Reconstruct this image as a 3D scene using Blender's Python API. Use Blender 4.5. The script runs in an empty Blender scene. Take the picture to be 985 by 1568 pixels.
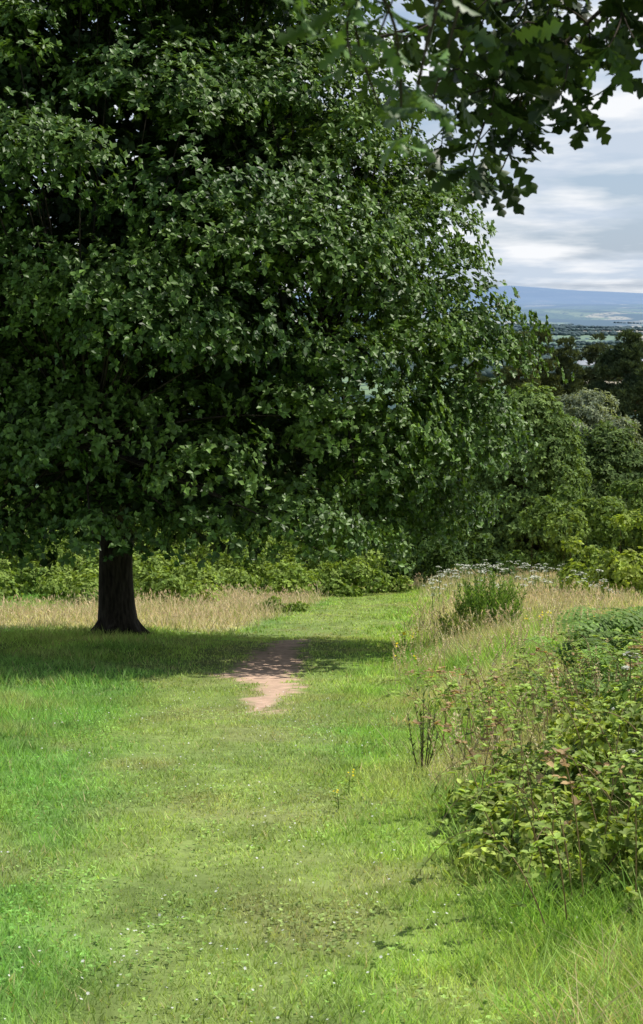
import bpy, math, numpy as np
from mathutils import Vector
rng=np.random.default_rng(7)
sc=bpy.context.scene
PI=math.pi
# ------------------------------------------------------------ noise
def _h(ix,iy,iz,s):
    n=(ix.astype(np.int64)*374761393+iy.astype(np.int64)*668265263+iz.astype(np.int64)*2147483647+s*1274126177)&0xFFFFFFFF
    n=((n^(n>>13))*1274126177)&0xFFFFFFFF
    n=((n^(n>>16))*2246822519)&0xFFFFFFFF
    return ((n^(n>>15))&0xFFFFFF)/float(0xFFFFFF)
def noise(x,y,z=None,s=0):
    x=np.asarray(x,float); y=np.asarray(y,float)
    fx,fy=np.floor(x),np.floor(y)
    tx,ty=x-fx,y-fy
    tx=tx*tx*(3-2*tx);ty=ty*ty*(3-2*ty)
    r=0
    if z is None:
        zz=np.zeros_like(fx)
        for i in (0,1):
            for j in (0,1):
                r=r+(tx if i else 1-tx)*(ty if j else 1-ty)*_h(fx+i,fy+j,zz,s)
        return r
    z=np.zeros_like(x)+z;fz=np.floor(z);tz=z-fz;tz=tz*tz*(3-2*tz)
    for i in (0,1):
        for j in (0,1):
            for k in (0,1):
                w=(tx if i else 1-tx)*(ty if j else 1-ty)*(tz if k else 1-tz)
                r=r+w*_h(fx+i,fy+j,fz+k,s)
    return r
def fbm(x,y,s=0,o=3):
    a=0;w=.5;t=0
    for i in range(o):
        a=a+w*noise(x*2**i,y*2**i,None,s+i*17);t+=w;w*=.5
    return a/t
def sstep(a,b,x):
    t=np.clip((x-a)/(b-a),0,1);return t*t*(3-2*t)
def nrm(v): return v/np.maximum(np.linalg.norm(v,axis=-1,keepdims=True),1e-9)
# ------------------------------------------------------------ terrain
PY=[-60,0,60,75,100,200,500,1500,3000,6000,10000,16000,24000]
PZ=[9.4,0,-9.36,-12.2,-18,-34,-52,-58,-92,-104,-84,-45,-20]
def gz(x,y):
    x=np.asarray(x,float);y=np.asarray(y,float)
    z=np.interp(y,PY,PZ)
    near=1-sstep(60,120,y)
    xr=np.interp(y,[5,14,28,45,60],[.3,.5,1.3,2.4,3.5])
    z=z+near*.28*sstep(.3,2.2,x-xr)
    z=z+near*(.05*(fbm(x*.9,y*.9,s=3,o=2)-.5)+.16*(noise(x*.25,y*.25,s=5)-.5)*sstep(4,12,y))
    if y.size and y.max()>500:
        z=z+sstep(700,2500,y)*(80*(fbm(x/1300.,y/1700.,s=11)-.5))
        z=z+sstep(11000,19000,y)*(230*(fbm(x/2000.+3.4,y/6000.,s=21,o=4)-.42))
        z=z+130*np.exp(-((x-2420)/700.)**2-((y-20500)/2500.)**2)
    return z
PXY=[5,8,14,20,27,33,40,51,58]
PXL=[-.85,-1.15,-1.75,-1.9,-1.3,-.6,.1,1.1,2.2];PXR=[.25,.1,-.1,.3,.78,1.37,2.0,2.5,3.6]
def path_m(x,y):
    xl=np.interp(y,PXY,PXL);xr=np.interp(y,PXY,PXR)
    w=.5*(fbm(x*1.3,y*1.1,s=31,o=2)-.5)
    e=.25+y*.008
    return sstep(-e,e,x-xl+w)*sstep(-e,e,xr-x+w)*(1-sstep(56,60,y))
def dirt_m(x,y):
    xl=np.interp(y,[14.2,15,16.6,18,19.1,20,22.5,24.7,26.5],[-.56,-.66,-.72,-.82,-1.3,-1.2,-.95,-.65,-.4])
    xr=np.interp(y,[14.2,15,16.6,18,19.1,20,22.5,24.7,26.5],[-.5,-.38,-.25,-.26,-.28,-.33,-.25,-.2,-.2])
    w=.35*(fbm(x*3,y*2.2,s=41)-.5)+.36*(noise(x*13,y*8,s=44)-.5)
    return sstep(-.10,.12,x-xl+w)*sstep(-.10,.12,xr-x+w)*sstep(14.2,15,y+w)*(1-sstep(25.5,26.7,y+w*3))
def dry_m(x,y):
    n=fbm(x*.45,y*.3,s=51,o=2)
    xl=np.interp(y,PXY,PXL);xr=np.interp(y,PXY,PXR)
    yend=np.interp(x,[-5.5,-4],[36.5,46])
    left=sstep(28.5,31,y+n*2)*sstep(.1,.8,xl-x)*(1-sstep(-1.5,1.5,y-yend+3*(n-.5)))
    end=sstep(50,53,y)*(.75)
    right=sstep(24,31,y+7*(n-.5))*sstep(.4,1.8,x-xr)*sstep(.25,.5,fbm(x*.5,y*.3,s=58,o=2))
    r2=sstep(.52,.66,fbm(x*.8,y*.45,s=57,o=2))*sstep(.4,1.2,x-xr)*.8*sstep(6.5,9,y)
    return np.clip(np.maximum.reduce([left,end,right,r2]),0,1)
G_L=np.array([.26,.47,.12]);G_P=np.array([.45,.55,.18]);G_R=np.array([.35,.55,.11])
STRAW=np.array([.80,.69,.43]);DIRT=np.array([.54,.38,.28])
def gcol(x,y):
    p=path_m(x,y)[:,None];d=dry_m(x,y)[:,None]
    side=sstep(-.5,1.2,x)[:,None]
    base=G_L*(1-side)+G_R*side
    n1=fbm(x*.7,y*.5,s=61,o=2)[:,None];n2=fbm(x*2.6,y*1.8,s=63)[:,None];n3=noise(x*9,y*6,s=64)[:,None]
    yel=np.array([.45,.59,.15])
    base=base*(1-.55*sstep(.4,.7,n1))+yel*.55*sstep(.4,.7,n1)
    c=base*(1-p*.65)+G_P*p*.65
    c=c*(.60+.66*n2+.20*n3)
    br=sstep(.5,.72,fbm(x*1.5+9,y*1.1,s=65,o=3))[:,None]*.33
    c=c*(1-br)+np.array([.58,.52,.28])*br
    c=c*(1-d*.8)+STRAW*(.7+.6*n2)*d*.8
    return c
# ------------------------------------------------------------ mesh builder
class MB:
    def __init__(s): s.v=[];s.t=[];s.q=[];s.c=[];s.n=0
    def add(s,V,C,T=None,Q=None):
        V=np.asarray(V,float).reshape(-1,3)
        C=np.asarray(C,float)
        if C.ndim==1: C=np.tile(C,(len(V),1))
        s.v.append(V);s.c.append(C)
        if T is not None and len(T): s.t.append(np.asarray(T).reshape(-1,3)+s.n)
        if Q is not None and len(Q): s.q.append(np.asarray(Q).reshape(-1,4)+s.n)
        s.n+=len(V)
    def tmpl(s,P,X,Y,Z,TV,TT,C,TQ=None):
        N=len(P);k=len(TV)
        V=P[:,None,:]+TV[None,:,0:1]*X[:,None,:]+TV[None,:,1:2]*Y[:,None,:]+TV[None,:,2:3]*Z[:,None,:]
        off=(np.arange(N)*k)[:,None,None]
        T=(np.asarray(TT)[None]+off).reshape(-1,3) if TT is not None else None
        Q=(np.asarray(TQ)[None]+off).reshape(-1,4) if TQ is not None else None
        s.add(V.reshape(-1,3),np.repeat(C,k,axis=0),T,Q)
    def build(s,name,mat,smooth=False,parent=None):
        V=np.concatenate(s.v);C=np.concatenate(s.c)
        T=np.concatenate(s.t) if s.t else np.zeros((0,3),int)
        Q=np.concatenate(s.q) if s.q else np.zeros((0,4),int)
        me=bpy.data.meshes.new(name)
        me.vertices.add(len(V));me.vertices.foreach_set('co',V.astype(np.float32).ravel())
        me.loops.add(T.size+Q.size)
        me.loops.foreach_set('vertex_index',np.concatenate([T.ravel(),Q.ravel()]).astype(np.int32))
        me.polygons.add(len(T)+len(Q))
        ls=np.concatenate([np.arange(len(T))*3,T.size+np.arange(len(Q))*4]).astype(np.int32)
        me.polygons.foreach_set('loop_start',ls)
        if smooth: me.polygons.foreach_set('use_smooth',np.ones(len(ls),bool))
        a=me.attributes.new('Col','FLOAT_COLOR','POINT')
        a.data.foreach_set('color',np.concatenate([C.clip(0,.9),np.ones((len(C),1))],1).astype(np.float32).ravel())
        me.update(calc_edges=True)
        me.materials.append(mat)
        ob=bpy.data.objects.new(name,me);sc.collection.objects.link(ob)
        if parent is not None: ob.parent=parent
        return ob
def empty(name,loc=(0,0,0)):
    e=bpy.data.objects.new(name,None);sc.collection.objects.link(e);return e
def tube(mb,pts,rad,n=8,col=(.1,.08,.06),rough=0.0,seed=0):
    pts=np.asarray(pts,float);rad=np.asarray(rad,float);m=len(pts)
    tg=nrm(np.gradient(pts,axis=0))
    ref=np.where(np.abs(tg[:,2:3])>.9,np.array([[1.,0,0]]),np.array([[0,0,1.]]))
    if abs(tg[0,2])>.7: ref=np.tile([[1.,0.05,0]],(m,1))
    a=nrm(np.cross(tg,ref));b=np.cross(tg,a)
    th=np.arange(n)/n*2*PI
    rr=rad[:,None]*np.ones((1,n))
    if rough: rr=rr*(1+rough*(noise(np.tile(th*2.2,(m,1)),pts[:,2:3]*1.2+np.zeros((m,n)),s=seed)-.5)*2)
    V=pts[:,None]+rr[...,None]*(np.cos(th)[None,:,None]*a[:,None]+np.sin(th)[None,:,None]*b[:,None])
    i=np.arange(m-1)[:,None]*n;j=np.arange(n)[None];j2=(j+1)%n
    Q=np.stack([i+j,i+j2,i+n+j2,i+n+j],-1).reshape(-1,4)
    mb.add(V.reshape(-1,3),np.asarray(col),None,Q)
def bez(p0,p1,p2,k):
    t=np.linspace(0,1,k)[:,None]
    return (1-t)**2*np.asarray(p0)+2*t*(1-t)*np.asarray(p1)+t*t*np.asarray(p2)
# ------------------------------------------------------------ materials
def leafmat(name,rough=.5,trans=.25,spec=.4,tc=(1.3,1.25,.5)):
    m=bpy.data.materials.new(name);m.use_nodes=True;nt=m.node_tree;n=nt.nodes;l=nt.links
    n.clear();o=n.new('ShaderNodeOutputMaterial')
    at=n.new('ShaderNodeAttribute');at.attribute_name='Col'
    p=n.new('ShaderNodeBsdfPrincipled');p.inputs['Roughness'].default_value=rough
    p.inputs['Specular IOR Level'].default_value=spec
    l.new(at.outputs['Color'],p.inputs['Base Color'])
    if trans>0:
        t=n.new('ShaderNodeBsdfTranslucent')
        mm=n.new('ShaderNodeMix');mm.data_type='RGBA';mm.blend_type='MULTIPLY';mm.inputs[0].default_value=1
        l.new(at.outputs['Color'],mm.inputs[6]);mm.inputs[7].default_value=(*tc,1)
        l.new(mm.outputs[2],t.inputs['Color'])
        x=n.new('ShaderNodeMixShader');x.inputs[0].default_value=trans
        l.new(p.outputs[0],x.inputs[1]);l.new(t.outputs[0],x.inputs[2]);l.new(x.outputs[0],o.inputs[0])
    else: l.new(p.outputs[0],o.inputs[0])
    return m
def barkmat(name):
    m=bpy.data.materials.new(name);m.use_nodes=True;nt=m.node_tree;n=nt.nodes;l=nt.links
    p=n['Principled BSDF'];p.inputs['Roughness'].default_value=.95;p.inputs['Specular IOR Level'].default_value=.1
    at=n.new('ShaderNodeAttribute');at.attribute_name='Col'
    tc=n.new('ShaderNodeTexCoord');mp=n.new('ShaderNodeMapping');mp.inputs['Scale'].default_value=(14,14,3)
    no=n.new('ShaderNodeTexNoise');no.inputs['Scale'].default_value=1.5;no.inputs['Detail'].default_value=6
    l.new(tc.outputs['Object'],mp.inputs[0]);l.new(mp.outputs[0],no.inputs['Vector'])
    r=n.new('ShaderNodeMapRange');r.inputs[1].default_value=.3;r.inputs[2].default_value=.7;r.inputs[3].default_value=.35;r.inputs[4].default_value=1.5
    l.new(no.outputs[0],r.inputs[0])
    mm=n.new('ShaderNodeMix');mm.data_type='RGBA';mm.blend_type='MULTIPLY';mm.inputs[0].default_value=1
    l.new(at.outputs['Color'],mm.inputs[6]);l.new(r.outputs[0],mm.inputs[7]);l.new(mm.outputs[2],p.inputs['Base Color'])
    b=n.new('ShaderNodeBump');b.inputs['Strength'].default_value=.8;b.inputs['Distance'].default_value=.04
    l.new(no.outputs[0],b.inputs['Height']);l.new(b.outputs[0],p.inputs['Normal'])
    return m
M_oak=leafmat('oak_leaf',.45,.24,.33)
M_leaf=leafmat('broad_leaf',.55,.35,.22)
M_far=leafmat('far_leaf',.65,.3,.15)
M_needle=leafmat('pine_needle',.6,.15,.2)
M_grass=leafmat('grass_blade',.6,.42,.15,(1.15,1.1,.6))
M_dry=leafmat('dry_grass_blade',.7,.4,.1,(1.1,1.0,.8))
M_flower=leafmat('petal',.6,.3,.2,(1,1,1))
M_bark=barkmat('bark')
# ------------------------------------------------------------ ground
def axis(a,b,st,far,g):
    c=list(np.arange(a,b+1e-6,st));s=st;x=c[-1]
    while x<far: s*=g;x+=s;c.append(x)
    s=st;x=c[0];o=[]
    while x>-far: s*=g;x-=s;o.append(x)
    return np.array(o[::-1]+c)
xs=axis(-9,10,.11,16000,1.13)
y1=list(np.arange(-4,30,.12))+list(np.arange(30,62,.3));s_=.3;y=y1[-1]
while y<24000: s_*=1.06;y+=min(s_,260);y1.append(y)
s_=.2;y=y1[0];o=[]
while y>-58: s_*=1.3;y-=s_;o.append(y)
ys=np.array(o[::-1]+y1)
X,Y=np.meshgrid(xs,ys);xf,yf=X.ravel(),Y.ravel()
gc=gcol(xf,yf)*.47
dm=dirt_m(xf,yf)[:,None]
gc=gc*(1-dm)+DIRT*(.85+.3*fbm(xf*5,yf*5,s=71)[:,None])*dm
mb=MB()
nx=len(xs);ny=len(ys)
i=np.arange(ny-1)[:,None]*nx;j=np.arange(nx-1)[None]
mb.add(np.stack([xf,yf,gz(xf,yf)],1),gc,None,np.stack([i+j,i+j+1,i+nx+j+1,i+nx+j],-1).reshape(-1,4))
m=bpy.data.materials.new('ground');m.use_nodes=True;nt=m.node_tree;n=nt.nodes;l=nt.links
p=n['Principled BSDF'];p.inputs['Roughness'].default_value=.95;p.inputs['Specular IOR Level'].default_value=.05
at=n.new('ShaderNodeAttribute');at.attribute_name='Col'
geo=n.new('ShaderNodeNewGeometry');sep=n.new('ShaderNodeSeparateXYZ');l.new(geo.outputs['Position'],sep.inputs[0])
no=n.new('ShaderNodeTexNoise');no.inputs['Scale'].default_value=9;no.inputs['Detail'].default_value=8;no.inputs['Roughness'].default_value=.7
l.new(geo.outputs['Position'],no.inputs['Vector'])
r=n.new('ShaderNodeMapRange');r.inputs[1].default_value=.3;r.inputs[2].default_value=.7;r.inputs[3].default_value=.65;r.inputs[4].default_value=1.3
l.new(no.outputs[0],r.inputs[0])
def mixn(a,b,f,bt='MIX'):
    q=n.new('ShaderNodeMix');q.data_type='RGBA';q.blend_type=bt
    for src,k in ((f,0),(a,6),(b,7)):
        if isinstance(src,(int,float)): q.inputs[k].default_value=src
        elif isinstance(src,tuple): q.inputs[k].default_value=(*src,1)
        else: l.new(src,q.inputs[k])
    return q.outputs[2]
near=mixn(at.outputs['Color'],r.outputs[0],1.0,'MULTIPLY')
mp=n.new('ShaderNodeMapping');mp.inputs['Scale'].default_value=(1/190.,1/560.,0);mp.inputs['Rotation'].default_value=(0,0,.3)
wob=n.new('ShaderNodeTexNoise');wob.inputs['Scale'].default_value=.004;l.new(geo.outputs['Position'],wob.inputs['Vector'])
wsc=n.new('ShaderNodeVectorMath');wsc.operation='SCALE';wsc.inputs['Scale'].default_value=260;l.new(wob.outputs['Color'],wsc.inputs[0])
wad=n.new('ShaderNodeVectorMath');l.new(geo.outputs['Position'],wad.inputs[0]);l.new(wsc.outputs[0],wad.inputs[1])
l.new(wad.outputs[0],mp.inputs[0])
vo=n.new('ShaderNodeTexVoronoi');vo.inputs['Scale'].default_value=1;l.new(mp.outputs[0],vo.inputs['Vector'])
vs=n.new('ShaderNodeSeparateColor');l.new(vo.outputs['Color'],vs.inputs[0])
cr=n.new('ShaderNodeValToRGB');cr.color_ramp.interpolation='CONSTANT'
e=cr.color_ramp.elements;e[0].position=0;e[0].color=(.09,.15,.05,1);e[1].position=.25;e[1].color=(.18,.26,.09,1)
for pp,c in ((.46,(.25,.31,.12,1)),(.62,(.58,.50,.30,1)),(.74,(.11,.18,.06,1)),(.88,(.62,.53,.36,1))):
    q=e.new(pp);q.color=c
l.new(vs.outputs[0],cr.inputs[0])
ve=n.new('ShaderNodeTexVoronoi');ve.feature='DISTANCE_TO_EDGE';l.new(mp.outputs[0],ve.inputs['Vector'])
hr=n.new('ShaderNodeMapRange');hr.inputs[1].default_value=.03;hr.inputs[2].default_value=.06;l.new(ve.outputs['Distance'],hr.inputs[0])
fields=mixn((.025,.05,.02),cr.outputs[0],hr.outputs[0])
wn=n.new('ShaderNodeTexNoise');wn.inputs['Scale'].default_value=.0022;wn.inputs['Detail'].default_value=7;l.new(geo.outputs['Position'],wn.inputs['Vector'])
wr=n.new('ShaderNodeMapRange');wr.inputs[1].default_value=.51;wr.inputs[2].default_value=.54;l.new(wn.outputs[0],wr.inputs[0])
fields=mixn(fields,(.03,.06,.03),wr.outputs[0])
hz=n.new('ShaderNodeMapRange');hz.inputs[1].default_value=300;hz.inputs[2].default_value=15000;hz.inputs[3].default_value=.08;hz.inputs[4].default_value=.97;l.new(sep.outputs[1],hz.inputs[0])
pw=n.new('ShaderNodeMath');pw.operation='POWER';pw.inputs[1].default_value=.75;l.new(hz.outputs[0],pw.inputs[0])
HZC=(.17,.25,.38)  # bluish distance haze, painted into the ground base colour
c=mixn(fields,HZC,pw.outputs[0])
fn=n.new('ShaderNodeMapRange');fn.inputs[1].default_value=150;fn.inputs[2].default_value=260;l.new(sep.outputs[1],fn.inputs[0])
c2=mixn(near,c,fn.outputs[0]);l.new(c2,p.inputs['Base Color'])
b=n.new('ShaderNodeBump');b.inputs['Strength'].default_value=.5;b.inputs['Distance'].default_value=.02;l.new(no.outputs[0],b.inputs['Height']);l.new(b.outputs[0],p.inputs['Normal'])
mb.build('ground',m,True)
# ------------------------------------------------------------ templates
KITE=(np.array([[0,0,0],[.45,-.5,.10],[1,0,-.08],[.5,.5,.10]]),np.array([[0,2,1],[0,3,2]]))
LEAF6=(np.array([[0,0,0],[.28,-.42,.10],[.7,-.36,.06],[1,0,-.1],[.7,.36,.06],[.28,.42,.10]]),None,np.array([[0,3,2,1],[0,5,4,3]]))
def leaves(mb,P,D,N,L,W,C,t=KITE):
    D=nrm(D);N=nrm(N-(N*D).sum(1,keepdims=True)*D);S=np.cross(N,D)
    L=np.asarray(L)[:,None]*np.ones((len(P),1));W=np.asarray(W)[:,None]*np.ones((len(P),1))
    mb.tmpl(P,D*L,S*W,N*L,t[0],t[1],C,t[2] if len(t)>2 else None)
def rnd(n): return nrm(rng.normal(size=(n,3)))
def rosettes(mb,Cn,O,k,L,W,col,spread=1.0,up=.5,t=KITE,jc=.22,droop=.15):
    N=len(Cn)
    P=np.repeat(Cn,k,0);Or=np.repeat(O,k,0);C=np.repeat(col,k,0)
    R=rnd(N*k);R=nrm(R-(R*Or).sum(1,keepdims=True)*Or*.8)
    D=nrm(Or*.35+R*spread+np.array([0,0,-droop]))
    Nn=nrm(Or*.8+np.array([0,0,up])+rnd(N*k)*.45)
    s=rng.uniform(.65,1.2,N*k)
    C=C*(1+jc*rng.normal(size=(N*k,1))).clip(.4,1.8)
    leaves(mb,P,D,Nn,L*s,W*s,C,t)
def lumps_foliage(mb,C,R,nros,k,L,W,c1,c2,flat=.75,spread=1.0,up=.5,centre=None,t=KITE,dens=None,tintf=None,droop=.15,jc=.22,lowcut=-.35):
    idx=[]
    for a in range(len(C)):
        cnt=int(nros*(R[a]/R.mean())**2*(1 if dens is None else dens[a]))
        idx.append(np.full(cnt,a))
    idx=np.concatenate(idx);N=len(idx)
    u=rnd(N)
    u[:,2]=np.where(u[:,2]<lowcut,-u[:,2],u[:,2])
    sh=R[idx]*rng.uniform(.35,1,N)**.35*(.5+1.0*noise(u[:,0]*2.6+idx*3.1,u[:,1]*2.6,u[:,2]*2.6,s=9))
    P=C[idx]+u*sh[:,None]*np.array([1,1,flat])
    O=u
    if centre is not None: O=nrm(u+.4*nrm(C[idx]-centre))
    f=rng.uniform(0,1,N)*.45+.55*_h(idx,idx*0,idx*0,5)
    col=c1+(c2-c1)*f[:,None]
    if tintf is not None: col=tintf(P,col)
    rosettes(mb,P,O,k,L,W,col,spread,up,t,droop=droop,jc=jc)
def crown(base,prof,n,lr,inner=.28,ysc=1.0,yoff=0,hmin=None,seed=0,qr=(.6,1.4),xpos=1.0,hj=0.0):
    hs=np.array([p[0] for p in prof]);rs=np.array([p[1] for p in prof]);C=[];R=[]
    hh=np.linspace(hs[0],hs[-1],200);cd=np.cumsum(np.interp(hh,hs,rs)+.15);cd/=cd[-1];i=0
    while len(C)<n and i<n*3:
        i+=1
        h=float(np.interp((i*.7548776)%1,cd,hh))+rng.normal()*hj;h=min(max(h,hs[0]),hs[-1]);r=np.interp(h,hs,rs)
        a=2*PI*((i*.5698403+.13)%1)+rng.normal()*(.05+hj*.3)
        r=r*(.86+.28*float(noise(math.cos(a)*1.8+5,math.sin(a)*1.8,h*.45,s=seed)))
        q=lr*rng.uniform(*qr)
        f=rng.uniform(.25,.8) if rng.uniform()<inner else rng.uniform(.80,1.04)
        rr=max(r-q*.7,0)*f
        x,y=math.cos(a)*rr,math.sin(a)*rr*ysc+yoff
        if x>0: x*=xpos
        if hmin is not None and h<hmin(x,y)+q*.5: continue
        C.append((base[0]+x,base[1]+y,base[2]+h));R.append(q)
    return np.array(C),np.array(R)
def attach(mb,limbs,C,col,r0):
    A=np.concatenate(limbs)
    for c in C:
        d=np.linalg.norm(A-(c-np.array([0,0,.5])),axis=1)+np.where(A[:,2]>c[2]+.2,2,0)
        p0=A[np.argmin(d)];mid=(p0+c)/2+np.array([0,0,.1])+rng.normal(size=3)*.12
        tube(mb,bez(p0,mid,c,5),np.linspace(r0,r0*.25,5),4,col)
def branches(mb,base,C,trunk,col,r0):
    for i,c in enumerate(C):
        d=np.linalg.norm(c[:2]-trunk[:,:2].mean(0))
        ht=c[2]-.45*d-.3
        k=np.argmin(np.abs(trunk[:,2]-ht));k=max(k,2)
        p0=trunk[k];mid=(p0+c)/2+np.array([0,0,-.1*d])+rng.normal(size=3)*.15
        r=r0*(1-.7*k/len(trunk))*rng.uniform(.6,1)
        tube(mb,bez(p0,mid,c,6),np.linspace(r,r*.2,6),4,col)
# ------------------------------------------------------------ main oak
ox,oy=-3.48,26.4;oz=float(gz([ox],[oy])[0])
base=np.array([ox,oy,oz])
oak=empty('oak_tree')
YO=-2.2;YS=.84
prof=[(1.3,5.2),(2,6.3),(4,6.7),(7.0,6.6),(9.2,5.6),(10.6,4.8),(12,3.3),(13.4,.8)]
def hmin(x,y):
    return np.interp(x,[-7,-3,-1.2,0,1.2,3,4.2,5,7],[1.3,1.6,2.0,1.65,1.8,2.0,1.4,.9,.9])-.15+.05*max(0,-y-2)
C,R=crown(base,prof,540,.90,.14,ysc=YS,yoff=YO,hmin=hmin,seed=2,qr=(.45,1.5),xpos=.87,hj=.35)
def tint(P,col):
    w=((P[:,0]<-5.1)&(P[:,2]>oz+4.6)&(noise(P[:,0]*1.1,P[:,1]*1.1,P[:,2]*1.1,s=88)>.54)&(rng.uniform(size=len(P))<.6))
    col=col.copy();m_=w.sum()
    k=rng.uniform(size=(m_,1));col[w]=np.array([.40,.40,.06])*(1-k)+np.array([.70,.26,.07])*k*1.0
    return col
mb=MB()
dens=np.where(C[:,1]>oy+.5,.35,1.0)
lumps_foliage(mb,C,R,165,7,.092,.061,np.array([.040,.094,.020]),np.array([.155,.255,.055]),flat=.70,up=.8,droop=.03,centre=base+np.array([0,YO,4.5]),dens=dens,tintf=tint,lowcut=-.1,jc=.34)
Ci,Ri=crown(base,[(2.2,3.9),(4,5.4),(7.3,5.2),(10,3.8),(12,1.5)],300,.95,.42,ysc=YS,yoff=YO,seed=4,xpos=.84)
lumps_foliage(mb,Ci,Ri,48,6,.17,.12,np.array([.018,.042,.010]),np.array([.035,.07,.017]),flat=.8)  # inner leaves coloured dark: crown shade put into the leaf colour
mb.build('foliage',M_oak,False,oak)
mb=MB()
bkc=(.045,.038,.032)
tr=np.array([[ox+.02,oy,oz-.3],[ox+.02,oy,oz+.02],[ox+.01,oy,oz+.18],[ox-.02,oy,oz+.5],[ox-.03,oy,oz+1.0],[ox+.0,oy,oz+1.6],[ox+.06,oy,oz+2.3],[ox+.0,oy-.1,oz+3.2],[ox-.1,oy-.2,oz+4.5],[ox+.1,oy-.3,oz+6.5],[ox,oy-.4,oz+9],[ox,oy-.4,oz+11.5]])
tube(mb,tr,[.50,.40,.335,.295,.275,.275,.30,.26,.21,.16,.1,.03],18,bkc,.14,3)
for a in np.linspace(0,2*PI,7)[:-1]+.4:
    d=np.array([math.cos(a),math.sin(a),0])
    q0=base+d*.2+np.array([0,0,.28]);q2=base+d*.6;q2[2]=gz([q2[0]],[q2[1]])[0]-.05
    tube(mb,bez(q0,base+d*.34+np.array([0,0,.06]),q2,6),np.linspace(.13,.05,6),8,bkc)
limbs=[tr[6:]]
for i,a in enumerate(np.arange(16)*2.39996):
    h=[1.9,2.3,3.4,4.6,6.4][min(4,i//4+(i%2))];L=(5.0-.28*i+.4*(i%3));rise=.35*L
    p0=np.array([ox,oy,oz+h]);d=np.array([math.cos(a),math.sin(a)*YS,0]);sh=np.array([0,YO*.7,0])
    q=bez(p0,p0+d*L*.5+np.array([0,0,rise*.9])+sh*.4,p0+d*L+np.array([0,0,rise])+sh,12)
    q[1:]+=rng.normal(size=(11,3))*.06
    tube(mb,q,np.linspace(.16-.005*i,.03,12),8,bkc,.1,i);limbs.append(q[2:])
attach(mb,limbs,C,bkc,.024)
mb.build('trunk_and_limbs',M_bark,True,oak)
# ------------------------------------------------------------ generic tree
def tree(name,x,y,prof,n,lr,nros,k,L,W,c1,c2,mat,flat=.75,tr_r=.2,spread=1.0,up=.5,inner=.25,ysc=1,bark=(.07,.055,.045),droop=.1,hm=None,jc=.22):
    z=float(gz([x],[y])[0]);b=np.array([x,y,z]);e=empty(name)
    C,R=crown(b,prof,n,lr,inner,ysc,seed=int(abs(x)*7+y)%97,hmin=hm,hj=.15)
    mb=MB();lumps_foliage(mb,C,R,nros,k,L,W,np.array(c1),np.array(c2),flat,spread,up,b+np.array([0,0,prof[-1][0]*.45]),droop=droop,jc=jc)
    mb.build('foliage',mat,False,e)
    H=prof[-1][0];t=np.linspace(0,1,10)
    tp=np.stack([x+.25*np.sin(t*5+x),y+.2*np.cos(t*4+y),z-.2+t*(H*.92+.2)],1)
    mb=MB();tube(mb,tp,tr_r*(1-t*.9)*(1+.5*np.exp(-t*12)),9,bark,.1)
    branches(mb,b,C,tp,bark,tr_r*.3);mb.build('trunk_and_limbs',M_bark,True,e)
def pr(H,r,lo=.05): return [(H*lo,r*.8),(H*.3,r),(H*.6,r*.9),(H*.85,r*.62),(H,r*.2)]
tree('broadleaf_tree',7.6,58,pr(6.8,2.6,.02),120,.7,75,6,.17,.10,(.10,.17,.05),(.24,.34,.10),M_far,jc=.3)
tree('broadleaf_tree',11.7,64,pr(5.6,3.2,.02),110,.85,70,6,.19,.11,(.07,.12,.035),(.18,.26,.08),M_far,jc=.3)
tree('broadleaf_tree',4.9,61,pr(7.2,2.6,.02),90,.8,70,6,.18,.11,(.06,.11,.035),(.14,.21,.06),M_far,jc=.3)
tree('willow_tree',11.9,71,pr(8.4,3.3,.05),120,.85,80,6,.22,.07,(.16,.20,.14),(.34,.39,.26),M_far,flat=.5,jc=.3)
tree('willow_tree',9.0,76,pr(8.4,2.8,.05),100,.8,70,6,.22,.07,(.14,.18,.10),(.28,.33,.19),M_far,flat=.5,jc=.3)
PB=(.2,.12,.08)
for (x,y,H,r,n_,ca,cb_) in ((10.9,88,14.5,2.0,95,(.10,.13,.05),(.24,.27,.11)),(12.7,92,15.9,1.7,85,(.09,.12,.05),(.20,.23,.09)),(14.3,93,15.2,1.6,75,(.08,.11,.05),(.17,.21,.085)),(14.9,77,12.0,2.8,120,(.045,.075,.04),(.14,.19,.09)),(18.0,82,12.7,3.0,100,(.045,.075,.04),(.13,.175,.08)),(17.0,98,16.8,2.2,90,(.07,.10,.05),(.16,.195,.095)),(22.0,90,15.0,3.2,80,(.05,.075,.035),(.11,.15,.065)),(9.0,94,14.8,2.1,85,(.08,.11,.05),(.17,.21,.085))):
    tree('pine_tree',x,y,[(H*.3,r*.8),(H*.5,r),(H*.72,r*.85),(H*.9,r*.5),(H,r*.15)],n_,.58,80,9,.27,.035,ca,cb_,M_needle,flat=.55,spread=.7,up=.3,droop=-.7,bark=PB,jc=.3)
for (x,y,H,r) in ((-16,68,6.5,4),(-9.5,72,7.5,4),(-3,70,7.2,4.2),(2.0,66,7.2,3.8),(-22,64,7,4.2)):
    tree('broadleaf_tree',x,y,pr(H,r,.02),70,1.1,55,6,.26,.15,(.055,.105,.03),(.11,.18,.05),M_far)
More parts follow.
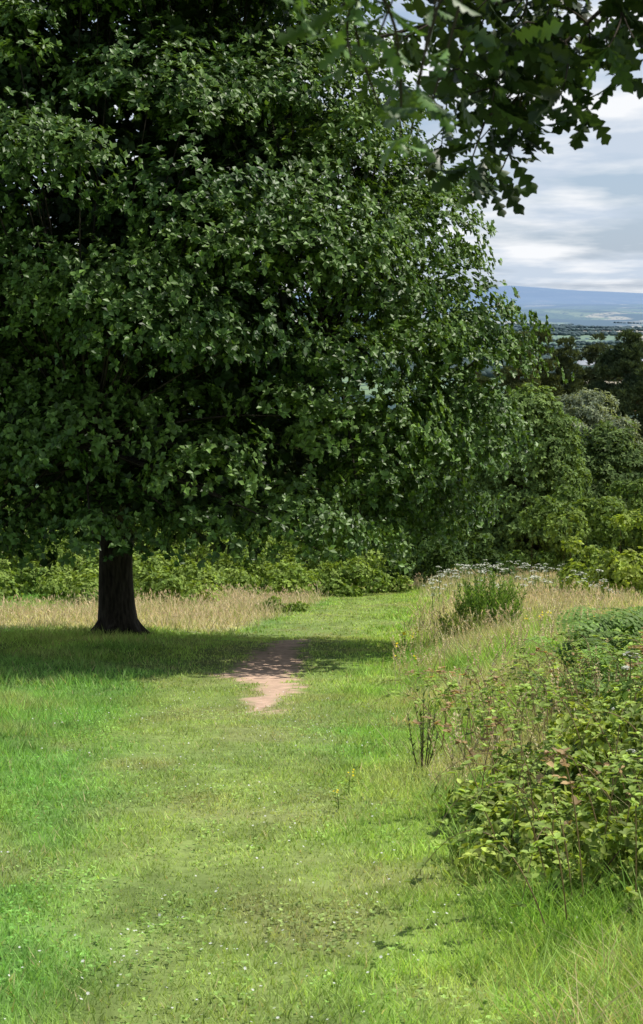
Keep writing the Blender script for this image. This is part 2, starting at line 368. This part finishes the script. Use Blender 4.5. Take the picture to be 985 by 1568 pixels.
def mound(name,spots,nros,k,L,W,c1,c2,mat,flat=.8,t=KITE,up=.6,spread=1.0,dens_r=.45,jc=.22):
    C=[];R=[]
    for (x,y,rx,ry,H) in spots:
        nn=max(3,int(rx*ry*5/(dens_r**2)*.28))
        for _ in range(nn):
            a=rng.uniform(0,2*PI);f=math.sqrt(rng.uniform())
            px=x+math.cos(a)*rx*f;py=y+math.sin(a)*ry*f
            h=H*math.sqrt(max(0,1-f*f))*rng.uniform(.6,1.2)
            q=dens_r*rng.uniform(.5,1.4)
            hh=max(h-q*.7,q*.25)
            C.append((px,py,float(gz([px],[py])[0])+hh*rng.choice([1,1,1,.5])));R.append(q)
    C=np.array(C);R=np.array(R);mb=MB()
    lumps_foliage(mb,C,R,nros,k,L,W,np.array(c1),np.array(c2),flat,spread,up,t=t,jc=jc)
    e=empty(name);mb.build('foliage',mat,False,e)
    mb=MB()
    for c in C[::2]:
        g=float(gz([c[0]],[c[1]])[0]);p0=np.array([c[0]+rng.normal()*.1,c[1]+rng.normal()*.1,g-.03])
        tube(mb,bez(p0,(p0+c)/2+np.array([0,0,.2])*dens_r,c,5),np.linspace(1,.4,5)*(.004+.012*dens_r),4,(.10,.06,.04))
    mb.build('stems',M_bark,True,e);return e
sp=[]
for x in np.arange(-24,2.2,1.9):
    if x<-5: sp.append((x+rng.normal()*.4,40.5+rng.normal()*1.0,1.7,1.8,.9+.5*rng.uniform()))
    sp.append((x+rng.normal()*.4,48+rng.normal()*1.2,1.7,2.0,1.2+.4*rng.uniform()))
    sp.append((x+rng.normal()*.4,54+rng.normal()*1.2,1.9,2.2,2.2+.8*rng.uniform()))
mound('bramble_hedge',sp,58,6,.12,.085,(.12,.20,.04),(.34,.44,.10),M_far,dens_r=.52,jc=.32)
mound('bramble_hedge',[(-1.2,44.5,.9,1.2,.9),(.1,47,1.0,1.3,1.2)],60,6,.12,.08,(.12,.21,.035),(.28,.38,.075),M_far,dens_r=.45,jc=.3)
mound('hawthorn_bush',[(3.2,50,1.5,1.4,1.9),(4.6,53,1.6,1.5,2.2),(1.9,57,1.4,1.2,1.9)],75,6,.14,.09,(.05,.10,.025),(.11,.17,.04),M_far,dens_r=.5)
mound('hazel_bush',[(7.3,34,1.25,1.3,2.3),(8.9,35.5,1.8,1.6,2.7),(6.3,36.5,.9,.9,1.5)],110,6,.11,.08,(.19,.29,.05),(.42,.50,.10),M_leaf,dens_r=.42,jc=.3)
mound('hawthorn_bush',[(7.2,45,1.8,1.6,2.6),(9.6,47,2.2,1.8,3.4),(11.5,43,2.2,2,3.6)],80,6,.14,.09,(.09,.16,.035),(.24,.33,.075),M_far,dens_r=.5,jc=.3)
mound('bramble_bush',[(-.95,35.2,.5,.5,.42)],60,6,.07,.045,(.15,.24,.04),(.28,.38,.08),M_leaf,dens_r=.18)
# right foreground bramble
BR=[(2.15,8.3,1.0,1.2,.70),(1.35,7.9,.6,.8,.46),(1.50,6.9,.55,.65,.44),(2.2,6.7,.8,.9,.62),(2.5,10,.8,.7,.45),(1.75,9.3,.6,.7,.46),(3.2,8.5,1.1,1.4,.8),(1.12,7.3,.38,.5,.3),(1.05,8.5,.38,.5,.3),(1.75,6.1,.5,.4,.3),(2.0,10.6,.45,.5,.35)]
eb=mound('bramble_bush',BR,25,4,.048,.036,(.09,.18,.035),(.44,.52,.12),M_leaf,t=LEAF6,dens_r=.14,up=.9,flat=.85,jc=.45)
mb=MB()
for i in range(210):
    x0,y0=rng.uniform(.85,3.0),rng.uniform(5.9,12.4);z0=float(gz([x0],[y0])[0]);a=rng.uniform(PI*.3,PI*1.7);Ln=rng.uniform(.2,.75)
    p0=np.array([x0,y0,z0+.1]);d=np.array([math.cos(a),math.sin(a)*.6,0])
    q=bez(p0,p0+d*Ln*.45+np.array([0,0,rng.uniform(.45,1.0)]),p0+d*Ln+np.array([0,0,.1+.45*rng.uniform()]),14)
    tube(mb,q,np.linspace(.0032,.0013,14),4,(.32,.24,.14))
    if i%4==0: continue
    qq=q[3:]+rng.normal(size=(11,3))*.015;N=len(qq)
    cc=np.tile([.32,.44,.10],(N,1))*rng.uniform(.5,1.3,(N,1))
    if i%10==1: cc=np.tile([.48,.34,.18],(N,1))*rng.uniform(.6,1.1,(N,1))
    rosettes(mb,qq,np.tile([0,0,1.],(N,1)),4,.040,.030,cc,t=LEAF6,up=.9)
mb.build('bramble_canes',M_leaf,False,eb)
# ------------------------------------------------------------ overhanging oak branch
half=[(.0,.012),(.14,.03),(.22,.11),(.28,.13),(.33,.05),(.42,.17),(.49,.21),(.53,.07),(.62,.20),(.70,.24),(.73,.08),(.82,.16),(.89,.16),(.93,.07),(1.0,.0)]
ns=len(half);TV=[]
for (x,w) in half: TV.append((x,0,-.35*x*x))
for (x,w) in half: TV.append((x,w,-.35*x*x+.3*w))
for (x,w) in half: TV.append((x,-w,-.35*x*x+.3*w))
TQ=[]
for a in range(ns-1):
    TQ.append((a,a+1,ns+a+1,ns+a));TQ.append((a+1,a,2*ns+a,2*ns+a+1))
OAKLEAF=(np.array(TV),None,np.array(TQ))
o2=empty('oak_tree');mbw=MB();mbl=MB()
bx,by=4.3,1.2;bz=float(gz([bx],[by])[0])
bk=(.06,.048,.038)
tube(mbw,[[bx,by,bz-.3],[bx,by,bz],[bx,by,bz+.4],[bx-.05,by,bz+1.5],[bx-.05,by+.05,bz+3],[bx,by,bz+4.6],[bx+.1,by,bz+6]],[.55,.46,.36,.3,.27,.2,.12],16,bk,.12,5)
limb=bez([bx-.05,by,bz+2.9],[2.3,2.5,3.35],[.95,2.95,2.42],12)
limb2=bez(limb[-1],[.5,3.05,2.22],[.02,3.12,2.12],14)
limb2b=bez(limb2[4],[.45,3.0,2.12],[.30,2.95,1.97],10)
limb3=bez(limb[8],[.6,1.9,2.5],[.05,1.65,1.96],12)
tube(mbw,limb,np.linspace(.1,.014,12),8,bk,.1);tube(mbw,limb2,np.linspace(.008,.003,14),6,bk);tube(mbw,limb2b,np.linspace(.006,.002,10),6,bk);tube(mbw,limb3,np.linspace(.010,.002,12),6,bk)
tips=[(.15,2.03),(.20,2.02),(.25,2.00),(.27,1.885),(.34,1.87),(.297,1.94),(.40,1.96),(.43,2.03),(.50,2.00),(.55,2.10),(.37,2.09),(.465,2.11),(.297,2.11),(.225,2.11),(.56,2.17),(.153,2.12),(.34,2.01),(.62,2.10),(.68,2.17),(.52,2.20),(.42,2.20),(.25,2.20),(.33,2.25),(.6,2.26),(.75,2.26),(.85,2.2),(.8,2.4),(1.0,2.3),(.37,1.96),(.46,2.06),(.4,2.14),(.58,2.13),(.30,2.05),(.36,2.15),(.25,2.07),(.50,2.08),(.31,1.90),(.33,2.10),(.42,2.00),(.60,2.20),(.22,2.16),(.39,2.22),(.54,2.05),(.44,2.16),(.48,2.22),(.35,2.06),(.28,2.16),(.64,2.16),(.24,1.95),(.30,1.99)]
allb=np.concatenate([limb[7:],limb2,limb2b])
def spray(tx,ty,tz,allb,L,cm=1.0,n=3):
    c=np.array([tx,ty,tz]);sc_=np.linalg.norm(allb-np.array([tx+.06,ty,tz+.08]),axis=1);p0=allb[np.argmin(sc_)]
    q=bez(p0,(p0+c)/2+rng.normal(size=3)*.025+np.array([0,0,.03]),c,8)
    tube(mbw,q,np.linspace(.0024,.0012,8),5,bk)
    cs=np.concatenate([q[2:7:2],q[-1:],q[-1:]]);N=len(cs)
    dirn=nrm(q[-1]-q[-3]);O=np.tile(nrm(dirn+np.array([0,0,-.35])),(N,1))
    col=np.tile([.032,.058,.016],(N,1))*rng.uniform(.6,1.7,(N,1))*cm  # backlit darkness painted into the leaf colour
    rosettes(mbl,cs,O,n,L,L*.84,col,spread=.75,up=.3,t=OAKLEAF,droop=.35)
for (tx,tz) in tips: spray(tx,3.0+rng.uniform(-.2,.25),tz,allb,.078)
for (tx,ty,tz) in ((.06,1.7,1.85),(.085,1.75,1.82),(.03,1.65,1.89),(.10,1.7,1.87),(-.03,1.65,1.95),(.12,1.75,1.86),(.06,1.7,1.92),(.00,1.7,1.93),(.10,1.8,1.83)): spray(tx,ty,tz,limb3[5:],.043,2.4,2)
C=[];R=[]
for i in range(60):
    C.append((bx+rng.uniform(-1.6,2.5),by+rng.uniform(-2.5,2.2),bz+rng.uniform(3.2,7)));R.append(rng.uniform(.4,.8))
C=np.array(C);R=np.array(R)
lumps_foliage(mbl,C,R,60,6,.11,.075,np.array([.05,.11,.025]),np.array([.11,.19,.045]))
mbl.build('foliage',M_oak,False,o2);mbw.build('trunk_and_limbs',M_bark,True,o2)
# ------------------------------------------------------------ grass
BL=(np.array([[0,-.5,0],[0,.5,0],[.5,-.4,.15],[.5,.4,.15],[1,0,.62]]),np.array([[0,1,3],[0,3,2],[2,3,4]]))
BL2=(np.array([[0,-.5,0],[0,.5,0],[1,0,.5]]),np.array([[0,1,2]]))
def blades(mb,x,y,L,W,C,lean=.55,t=BL):
    N=len(x);a=rng.uniform(0,2*PI,N)
    P=np.stack([x,y,gz(x,y)-.004],1)
    Lv=(np.cos(a)[:,None]*np.array([1,0,0])+np.sin(a)[:,None]*np.array([0,1,0]))
    b=rng.uniform(0,2*PI,N);S=np.stack([np.cos(b),np.sin(b),np.zeros(N)],1)
    U=np.array([0,0,1.])+Lv*rng.uniform(0,.9,(N,1))
    mb.tmpl(P,U*L[:,None],S*W[:,None],Lv*(L*lean*rng.uniform(.2,1.3,N))[:,None],t[0],t[1],C)
def hgt(x,y):
    p=path_m(x,y);side=sstep(.2,1.6,x-np.interp(y,[5,14,28,45],[.25,.4,1.2,2.3]))
    l=sstep(.0,1.2,-1.0-.05*y-x)
    h=.045+.11*side*(.4+1.2*noise(x*1.2,y*1.2,s=91))+.03*l*noise(x,y,s=92)*2
    h=h*(1-.45*p)
    return h*(.45+1.1*noise(x*3,y*3,s=93))
mb=MB();zones=[(4.2,7,4500,.0045,1,BL),(7,11,2700,.006,1,BL),(11,17,1400,.009,1.05,BL2),(17,27,650,.015,1.1,BL2),(27,60,200,.030,1.2,BL2)]
for (y0,y1_,de,w,hs,tt) in zones:
    wl=-(y1_*.21+1.2);wr=y1_*.21+1.2
    N=int((wr-wl)*(y1_-y0)*de);x=rng.uniform(wl,wr,N);y=rng.uniform(y0,y1_,N)
    k=np.abs(x)<y*.22+1.2;x,y=x[k],y[k];N=len(x)
    keep=(dirt_m(x,y)<rng.uniform(.02,.9,N))&(noise(x*7,y*7,s=95)>.10)
    x,y=x[keep],y[keep];N=len(x)
    L=hgt(x,y)*rng.uniform(.4,1.5,N)*hs
    c=gcol(x,y)*rng.uniform(.5,1.5,(N,1))
    s_=rng.uniform(size=N)<.05;c[s_]=np.array([.66,.58,.33])*rng.uniform(.7,1.2,(s_.sum(),1))
    blades(mb,x,y,L,np.full(N,w)*rng.uniform(.6,1.4,N),c,t=tt)
mb.build('grass',M_grass)
mb=MB()
N=170000;x=rng.uniform(-13,12,N);y=rng.uniform(8,57,N)
k=np.abs(x)<y*.22+1.5;x,y=x[k],y[k];N=len(x)
d=dry_m(x,y);near_=(1-sstep(14,24,y));patch=sstep(.25,.6,fbm(x*.7,y*.5,s=99,o=2))
keep=(rng.uniform(size=N)<d*(1-.6*near_)*(.25+.75*patch))&(path_m(x,y)<.25)
x,y,patch=x[keep],y[keep],patch[keep];N=len(x)
hh=(.12+.26*noise(x*.9,y*.7,s=97)*patch+.04)*rng.uniform(.5,1.4,N)
cc=np.array([.84,.73,.48])*rng.uniform(.55,1.1,(N,1));g=rng.uniform(size=N)<.3;cc[g]=np.array([.38,.46,.14])*rng.uniform(.7,1.2,(g.sum(),1))
blades(mb,x,y,hh,np.interp(y,[8,20,50],[.004,.009,.02]),cc,.4)
k=rng.uniform(size=N)<.25
P=np.stack([x[k],y[k],gz(x[k],y[k])+hh[k]*.95],1);M=len(P)
D=nrm(np.array([0,0,1.])+rng.normal(size=(M,3))*.5);wy=np.interp(P[:,1],[8,20,50],[.008,.015,.03])
leaves(mb,P,D,rnd(M),np.full(M,.10),wy,np.array([.80,.66,.46])*rng.uniform(.7,1.12,(M,1)))
N=850;y=rng.uniform(7,32,N);x=np.interp(y,PXY,PXR)+.7+rng.uniform(0,1,N)*(.8+y*.09)
k=(noise(x*1.1,y*.6,s=141)>.40);x,y=x[k],y[k];N=len(x)
for a_,b_ in zip(x,y):
    h=rng.uniform(.25,.62);z=float(gz([a_],[b_])[0]);l_=rng.normal(size=2)*.10;tp=np.array([a_+l_[0],b_+l_[1],z+h])
    q=bez([a_,b_,z],[a_+l_[0]*.3,b_+l_[1]*.3,z+h*.6],tp,5);tube(mb,q,np.linspace(.0020,.0011,5)*(1+b_*.05),3,(.64,.60,.34))
    cs=q[-1]-np.linspace(0,.15,7)[:,None]*nrm(q[-1]-q[-2]);rosettes(mb,cs,np.tile([0,0,1.],(7,1)),3,.026,.007*(1+b_*.06),np.tile([.76,.65,.44],(7,1))*rng.uniform(.7,1.15),spread=.7,droop=-.6)
mb.build('dry_grass',M_dry)
mb=MB()
tx=np.concatenate([rng.uniform(.5,2.6,520),rng.uniform(.6,5,700)]);ty=np.concatenate([rng.uniform(4.6,10,520),rng.uniform(10,24,700)])
ok=(tx>np.interp(ty,[4.6,7,14,24],[.45,.55,.55,1.2])+rng.uniform(0,.5,len(tx)))
tx,ty=tx[ok],ty[ok]
kx=34;x=np.repeat(tx,kx)+rng.normal(size=len(tx)*kx)*.06;y=np.repeat(ty,kx)+rng.normal(size=len(tx)*kx)*.06
N=len(x);H=np.repeat(rng.uniform(.08,.26,len(tx)),kx)*rng.uniform(.5,1.2,N)
dryt=np.repeat((rng.uniform(size=len(tx))<.12)[:,None],kx,0)
tc=np.repeat(gcol(tx,ty)*np.array([.85,1,.9])*rng.uniform(.55,1.1,(len(tx),1)),kx,0)*rng.uniform(.7,1.35,(N,1))
tc=np.where(dryt,np.array([.72,.62,.38])*rng.uniform(.6,1.2,(N,1)),tc)
blades(mb,x,y,H,np.interp(y,[5,24],[.0045,.012]),tc,.9)
mb.build('tall_grass',M_grass)
mb=MB();N=32000;x=rng.uniform(-3.4,3,N);y=4.3+11*rng.uniform(size=N)**1.4
k=(fbm(x*1.6,y*1.4,s=101)+rng.normal(size=N)*.10>.57)&(dirt_m(x,y)<.1)&(np.abs(x)<y*.22+.8);x,y=x[k],y[k];N=len(x)
P=np.stack([x,y,gz(x,y)+rng.uniform(.012,.035,N)],1)
col=gcol(x,y)*np.array([.80,.92,.8])*rng.uniform(.6,1.2,(N,1))
rosettes(mb,P,np.tile([0,0,1.],(N,1)),3,.017,.015,col,up=1.2,t=LEAF6,droop=0)
mb.build('clover_patch',M_leaf)
HEX=np.array([[0,0,.0]]+[[math.cos(a)*(.5 if i%2 else .28),math.sin(a)*(.5 if i%2 else .28),.06] for i,a in enumerate(np.linspace(0,2*PI,13)[:-1])])
HT=np.array([[0,1+i,1+(i+1)%12] for i in range(12)])
def discs(mb,P,N_,S,C):
    M=len(P);a=nrm(np.cross(N_,rnd(M)));b=np.cross(N_,a);mb.tmpl(P,a*S[:,None],b*S[:,None],N_*S[:,None],HEX,HT,C)
mb=MB();N=1500;x=rng.uniform(-2.6,1.6,N);y=4.4+12*rng.uniform(size=N)**1.3
k=(noise(x*1.1,y*.8,s=111)+.25*(x<-.3)>.6);x,y=x[k],y[k];N=len(x)
P=np.stack([x,y,gz(x,y)+rng.uniform(.045,.08,N)],1)
discs(mb,P,nrm(np.array([0,0,1.])+rng.normal(size=(N,3))*.35),rng.uniform(.008,.017,N),np.tile([.78,.79,.73],(N,1)))
mb.build('daisy_flowers',M_flower)
def umbel(mbf,mbs,x,y,H,S,nn=22,lean=.1):
    z=float(gz([x],[y])[0]);top=np.array([x+rng.normal()*lean,y+rng.normal()*lean,z+H])
    tube(mbs,bez([x,y,z],[x,y,z+H*.5],top,5),np.linspace(.006,.004,5),4,(.22,.3,.10))
    r=np.sqrt(rng.uniform(size=nn))*S;a=rng.uniform(0,2*PI,nn)
    P=top+np.stack([np.cos(a)*r,np.sin(a)*r,.25*S-.35*r*r/S],1)
    for q in P[::2]: tube(mbs,[top-np.array([0,0,S*.4]),q],[.003,.0015],3,(.24,.32,.12))
    discs(mbf,P,nrm(np.array([0,0,1.])+rng.normal(size=(nn,3))*.25),np.full(nn,S*.5),np.tile([.74,.76,.66],(nn,1))*rng.uniform(.75,1.05,(nn,1)))
mf=MB();ms=MB();eh=empty('hogweed_plants')
for i in range(170):
    y=rng.uniform(31,46);x=rng.uniform(2.1+(y-31)*.07,6.2);umbel(mf,ms,x,y,rng.uniform(.3,.85),rng.uniform(.05,.10),12)
mf.build('flower_heads',M_flower,False,eh);ms.build('stems',M_leaf,False,eh)
mf=MB();ms=MB();eh=empty('hogweed_plant')
for (x,y,H,s_) in ((1.90,9.4,.72,.06),(1.98,10.1,.6,.04),(1.62,8.6,.52,.03),(1.5,7.3,.5,.025),(1.72,7.9,.62,.025)): umbel(mf,ms,x,y,H,s_,26,.015)
mf.build('flower_heads',M_flower,False,eh);ms.build('stems',M_leaf,False,eh)
mf=MB();ms=MB();er=empty('ragwort_plants')
for (cx_,cy_,n_,H) in ((1.25,22.5,4,.4),(1.2,19.0,3,.35),(.13,9.2,2,.12),(3.6,20,5,.35),(3.3,23,4,.35)):
    for i in range(n_):
        x=cx_+rng.normal()*.14*(H/.4);y=cy_+rng.normal()*.3;z=float(gz([x],[y])[0]);h=H*rng.uniform(.6,1.1);tp=np.array([x+rng.normal()*.03,y,z+h])
        tube(ms,bez([x,y,z],[x,y,z+h*.5],tp,4),[.004,.003,.003,.002],4,(.22,.3,.09))
        P=tp+rng.normal(size=(5,3))*.02;discs(mf,P,nrm(np.array([0,-.3,1.])+rng.normal(size=(5,3))*.3),np.full(5,.038 if H>.2 else .016),np.tile([.85,.70,.03],(5,1)))
        qs=np.linspace(.15,.8,6)[:,None]*(tp-np.array([x,y,z]))+np.array([x,y,z]);rosettes(ms,qs,np.tile([0,0,1.],(6,1)),2,.06,.015,np.tile([.22,.32,.08],(6,1)),up=.6)
mf.build('flower_heads',M_flower,False,er);ms.build('stems',M_leaf,False,er)
# ------------------------------------------------------------ bracken
def bracken(name,spots):
    mb=MB()
    for (cx_,cy_,sx,sy,cnt,H) in spots:
        for i in range(cnt):
            x=cx_+rng.normal()*sx;y=cy_+rng.normal()*sy;z=float(gz([x],[y])[0]);a=rng.uniform(0,2*PI)
            d=np.array([math.cos(a),math.sin(a),0]);h=H*rng.uniform(.55,1.1)
            q=bez([x,y,z],np.array([x,y,z+h])+d*.05,np.array([x,y,z+h*rng.uniform(.6,.9)])+d*h*.75,15)
            tube(mb,q,np.linspace(.005,.0015,15),4,(.24,.30,.10))
            T=nrm(np.gradient(q,axis=0))[4:];Q=q[4:];m_=len(Q);side=np.cross(T,[0,0,1.]);side=nrm(side)
            t_=np.linspace(0,1,m_);Ls=.34*h*np.sin(np.pi*(.18+.8*t_))**.8
            Nn=nrm(np.cross(side,T));Nn=Nn*np.sign(Nn[:,2:3]+1e-6)
            col=np.array([.22,.36,.09])*rng.uniform(.5,1.4)
            for sg in (-1,1):
                D=nrm(side*sg+T*.35+np.array([0,0,-.25])+rnd(m_)*.15)
                for u in np.linspace(.08,.9,4):
                    P=Q+D*(Ls*u)[:,None]
                    for s2 in (-1,1):
                        D2=nrm(np.cross(Nn,D)*s2+D*.5);leaves(mb,P,D2,Nn+rnd(m_)*.2,Ls*.30*(1.15-u),Ls*.20,np.tile(col,(m_,1))*rng.uniform(.7,1.3,(m_,1)))
    mb.build(name,M_leaf)
bracken('bracken_fern',[(2.9,14.0,.3,.5,50,.78),(3.7,15.4,.5,.6,36,.78),(2.6,12.6,.25,.4,44,.70),(3.5,13.4,.5,.6,34,.78),(2.4,11.5,.3,.3,30,.58),(3.1,11.4,.3,.4,24,.65)])
def upright(name,x,y,r,H,n_,L,W,c,nl=9,col2=(.09,.08,.05),k=4):
    mb=MB();z=float(gz([x],[y])[0])
    for i in range(n_):
        a=rng.uniform(0,2*PI);f=rng.uniform()**.6;d=np.array([math.cos(a),math.sin(a),0])*r*f;h=H*rng.uniform(.5,1.08)*(1-.35*f)
        p0=np.array([x,y,z])+d*.35;tp=np.array([x,y,z+h])+d*1.25
        q=bez(p0,(p0+tp)/2+d*.2,tp,nl+3);tube(mb,q,np.linspace(.005,.0015,nl+3),4,col2)
        qq=q[3:];N=len(qq);rosettes(mb,qq,np.tile(nrm(tp-p0),(N,1)),k,L,W,np.tile(c,(N,1))*rng.uniform(.6,1.3,(N,1)),spread=.5,up=.4,droop=-.5)
    return mb.build(name,M_leaf)
upright('broom_shrub',2.6,24,.45,1.05,150,.085,.012,np.array([.26,.42,.11]),14,(.24,.36,.11),3)
upright('broom_shrub',2.1,23.4,.35,.6,50,.08,.010,np.array([.28,.38,.12]),12,(.26,.3,.13),3)
upright('sapling',.70,10.6,.12,.62,7,.042,.018,np.array([.18,.25,.09]),9,(.14,.11,.08),2)
upright('sapling',.85,12.4,.14,.42,6,.034,.014,np.array([.2,.25,.09]),7,(.16,.13,.09),2)
# ------------------------------------------------------------ distant woodland
mb=MB()
xs_=[];ys_=[]
for i in range(260):
    y0=1150*math.exp(rng.uniform(0,1.9));x0=y0*rng.uniform(-.22,.32);a=rng.normal()*.3+(0 if rng.uniform()<.6 else 1.3);Ln=rng.uniform(80,420)
    m_=int(Ln/8);t=np.linspace(-.5,.5,m_)*Ln
    xs_.append(x0+t*math.cos(a)+rng.normal(size=m_)*2.5);ys_.append(y0+t*math.sin(a)+rng.normal(size=m_)*2.5)
for i in range(44):
    y0=1100*math.exp(rng.uniform(0,1.75));x0=y0*rng.uniform(-.22,.32);m_=90
    xs_.append(x0+rng.normal()*20+rng.normal(size=m_)*65);ys_.append(y0+rng.normal(size=m_)*35)
x=np.concatenate(xs_);y=np.concatenate(ys_);N=len(x)
ph=(1+5**.5)/2
ico=nrm(np.array([(-1,ph,0),(1,ph,0),(-1,-ph,0),(1,-ph,0),(0,-1,ph),(0,1,ph),(0,-1,-ph),(0,1,-ph),(ph,0,-1),(ph,0,1),(-ph,0,-1),(-ph,0,1)],float))
IF=np.array([(0,11,5),(0,5,1),(0,1,7),(0,7,10),(0,10,11),(1,5,9),(5,11,4),(11,10,2),(10,7,6),(7,1,8),(3,9,4),(3,4,2),(3,2,6),(3,6,8),(3,8,9),(4,9,5),(2,4,11),(6,2,10),(8,6,7),(9,8,1)])
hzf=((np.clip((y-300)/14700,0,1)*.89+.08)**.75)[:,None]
col=np.array([.045,.08,.035])*rng.uniform(.7,1.4,(N,1));col=col*(1-hzf)+np.array(HZC)*hzf  # same distance haze painted into the tree colours
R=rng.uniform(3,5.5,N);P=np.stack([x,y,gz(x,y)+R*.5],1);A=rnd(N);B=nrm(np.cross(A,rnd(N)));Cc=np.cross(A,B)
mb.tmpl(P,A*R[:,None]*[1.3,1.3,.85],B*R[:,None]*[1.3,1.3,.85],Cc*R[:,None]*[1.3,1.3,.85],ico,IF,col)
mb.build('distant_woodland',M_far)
def plain(name,c,rough=.8):
    m=bpy.data.materials.new(name);m.use_nodes=True;p=m.node_tree.nodes['Principled BSDF'];p.inputs['Roughness'].default_value=rough
    no=m.node_tree.nodes.new('ShaderNodeTexNoise');no.inputs['Scale'].default_value=.6
    cr=m.node_tree.nodes.new('ShaderNodeValToRGB');cr.color_ramp.elements[0].color=(*[q*.8 for q in c],1);cr.color_ramp.elements[1].color=(*c,1)
    m.node_tree.links.new(no.outputs[0],cr.inputs[0]);m.node_tree.links.new(cr.outputs[0],p.inputs['Base Color']);return m
Mw=plain('barn_wall',(.55,.56,.56));Mr=plain('barn_roof',(.42,.45,.50));Md=plain('barn_door',(.12,.13,.14))
def barn(x,y,w,dp,h):
    z=float(gz([x],[y])[0]);e=empty('farm_building');c=np.array([.4,.4,.4])
    def bx_(x0,x1,y0,y1,z0,z1,nm,mt):
        b=MB();v=[(a,b_,c_) for c_ in (z0,z1) for a,b_ in ((x0,y0),(x1,y0),(x1,y1),(x0,y1))]
        b.add(v,c,None,[(0,1,5,4),(1,2,6,5),(2,3,7,6),(3,0,4,7),(4,5,6,7),(3,2,1,0)]);b.build(nm,mt,False,e)
    bx_(x-w/2,x+w/2,y,y+dp,z-2,z+h,'walls',Mw)
    b=MB();o=1.0;v=[(x-w/2-o,y-o,z+h+.02),(x+w/2+o,y-o,z+h+.02),(x+w/2+o,y+dp/2,z+h*1.6),(x-w/2-o,y+dp/2,z+h*1.6),(x+w/2+o,y+dp+o,z+h+.02),(x-w/2-o,y+dp+o,z+h+.02)]
    b.add(v,c,[(1,4,2),(0,3,5)],[(0,1,2,3),(3,2,4,5)]);b.build('roof',Mr,False,e)
    for i in range(3): bx_(x-w*.3+i*w*.3-2,x-w*.3+i*w*.3+2,y-.15,y-.003,z,z+h*.75,'door_%d'%i,Md)
barn(222,1250,34,14,6);barn(262,1270,26,12,6)
# ------------------------------------------------------------ world, sun, camera
el=math.radians(60);sx,sy=.44,.13
az=math.atan2(sx,sy)
S=Vector((math.sin(az)*math.cos(el),math.cos(az)*math.cos(el),math.sin(el)))
sd=bpy.data.lights.new('sun','SUN');sd.energy=5.0;sd.angle=math.radians(.5);sd.color=(1,.955,.86)
so=bpy.data.objects.new('sun',sd);sc.collection.objects.link(so);so.rotation_euler=S.to_track_quat('Z','Y').to_euler()
w=bpy.data.worlds.new('World');sc.world=w;w.use_nodes=True;nt=w.node_tree;n=nt.nodes;l=nt.links
bg=n['Background'];bg.inputs[1].default_value=.10
sk=n.new('ShaderNodeTexSky');sk.sky_type='NISHITA';sk.sun_disc=False;sk.sun_elevation=el;sk.sun_rotation=az
tc=n.new('ShaderNodeTexCoord');sp_=n.new('ShaderNodeSeparateXYZ');l.new(tc.outputs['Generated'],sp_.inputs[0])
def math_(op,a,b_):
    q=n.new('ShaderNodeMath');q.operation=op
    for k,s in ((0,a),(1,b_)):
        if isinstance(s,(int,float)): q.inputs[k].default_value=s
        else: l.new(s,q.inputs[k])
    return q.outputs[0]
zz=math_('ADD',math_('MAXIMUM',sp_.outputs[2],0.0),.13)
cb=n.new('ShaderNodeCombineXYZ');l.new(math_('DIVIDE',sp_.outputs[0],zz),cb.inputs[0]);l.new(math_('DIVIDE',sp_.outputs[1],zz),cb.inputs[1])
n1=n.new('ShaderNodeTexNoise');n1.inputs['Scale'].default_value=1.3;n1.inputs['Detail'].default_value=6;n1.inputs['Roughness'].default_value=.5;l.new(cb.outputs[0],n1.inputs['Vector'])
n2=n.new('ShaderNodeTexNoise');n2.noise_dimensions='4D';n2.inputs['Scale'].default_value=1.9;n2.inputs['Detail'].default_value=6;n2.inputs['W'].default_value=3.3;l.new(cb.outputs[0],n2.inputs['Vector'])
r1=n.new('ShaderNodeMapRange');r1.inputs[1].default_value=.38;r1.inputs[2].default_value=.52;l.new(n1.outputs[0],r1.inputs[0])
r2=n.new('ShaderNodeMapRange');r2.inputs[1].default_value=.42;r2.inputs[2].default_value=.56;l.new(n2.outputs[0],r2.inputs[0])
# clouds thinned overhead, above the view, to lower the ambient light
hi=n.new('ShaderNodeMapRange');hi.inputs[1].default_value=.32;hi.inputs[2].default_value=.6;hi.inputs[3].default_value=1.0;hi.inputs[4].default_value=.12;l.new(sp_.outputs[2],hi.inputs[0])
cm_=math_('MULTIPLY',r1.outputs[0],hi.outputs[0])
def mixc(a,b_,f):
    q=n.new('ShaderNodeMix');q.data_type='RGBA'
    for src,k in ((f,0),(a,6),(b_,7)):
        if isinstance(src,(int,float)): q.inputs[k].default_value=src
        elif isinstance(src,tuple): q.inputs[k].default_value=(*src,1)
        else: l.new(src,q.inputs[k])
    return q.outputs[2]
cl=mixc((6.0,6.9,8.1),(9.5,9.7,10.0),r2.outputs[0])
skc=mixc(sk.outputs[0],(4.6,6.0,8.2),math_('MULTIPLY',hi.outputs[0],.6))
l.new(mixc(skc,cl,cm_),bg.inputs[0])
cd=bpy.data.cameras.new('camera');cam=bpy.data.objects.new('camera',cd);sc.collection.objects.link(cam);sc.camera=cam
cam.location=(0,0,1.65);cam.rotation_euler=(math.radians(90-7.8),0,0)
cd.sensor_fit='VERTICAL';cd.sensor_height=24;cd.lens=12/math.tan(math.radians(18));cd.clip_start=.05;cd.clip_end=60000
cd.dof.use_dof=True;cd.dof.focus_distance=12;cd.dof.aperture_fstop=12
sc.view_settings.view_transform='Standard';sc.view_settings.look='None';sc.view_settings.exposure=0
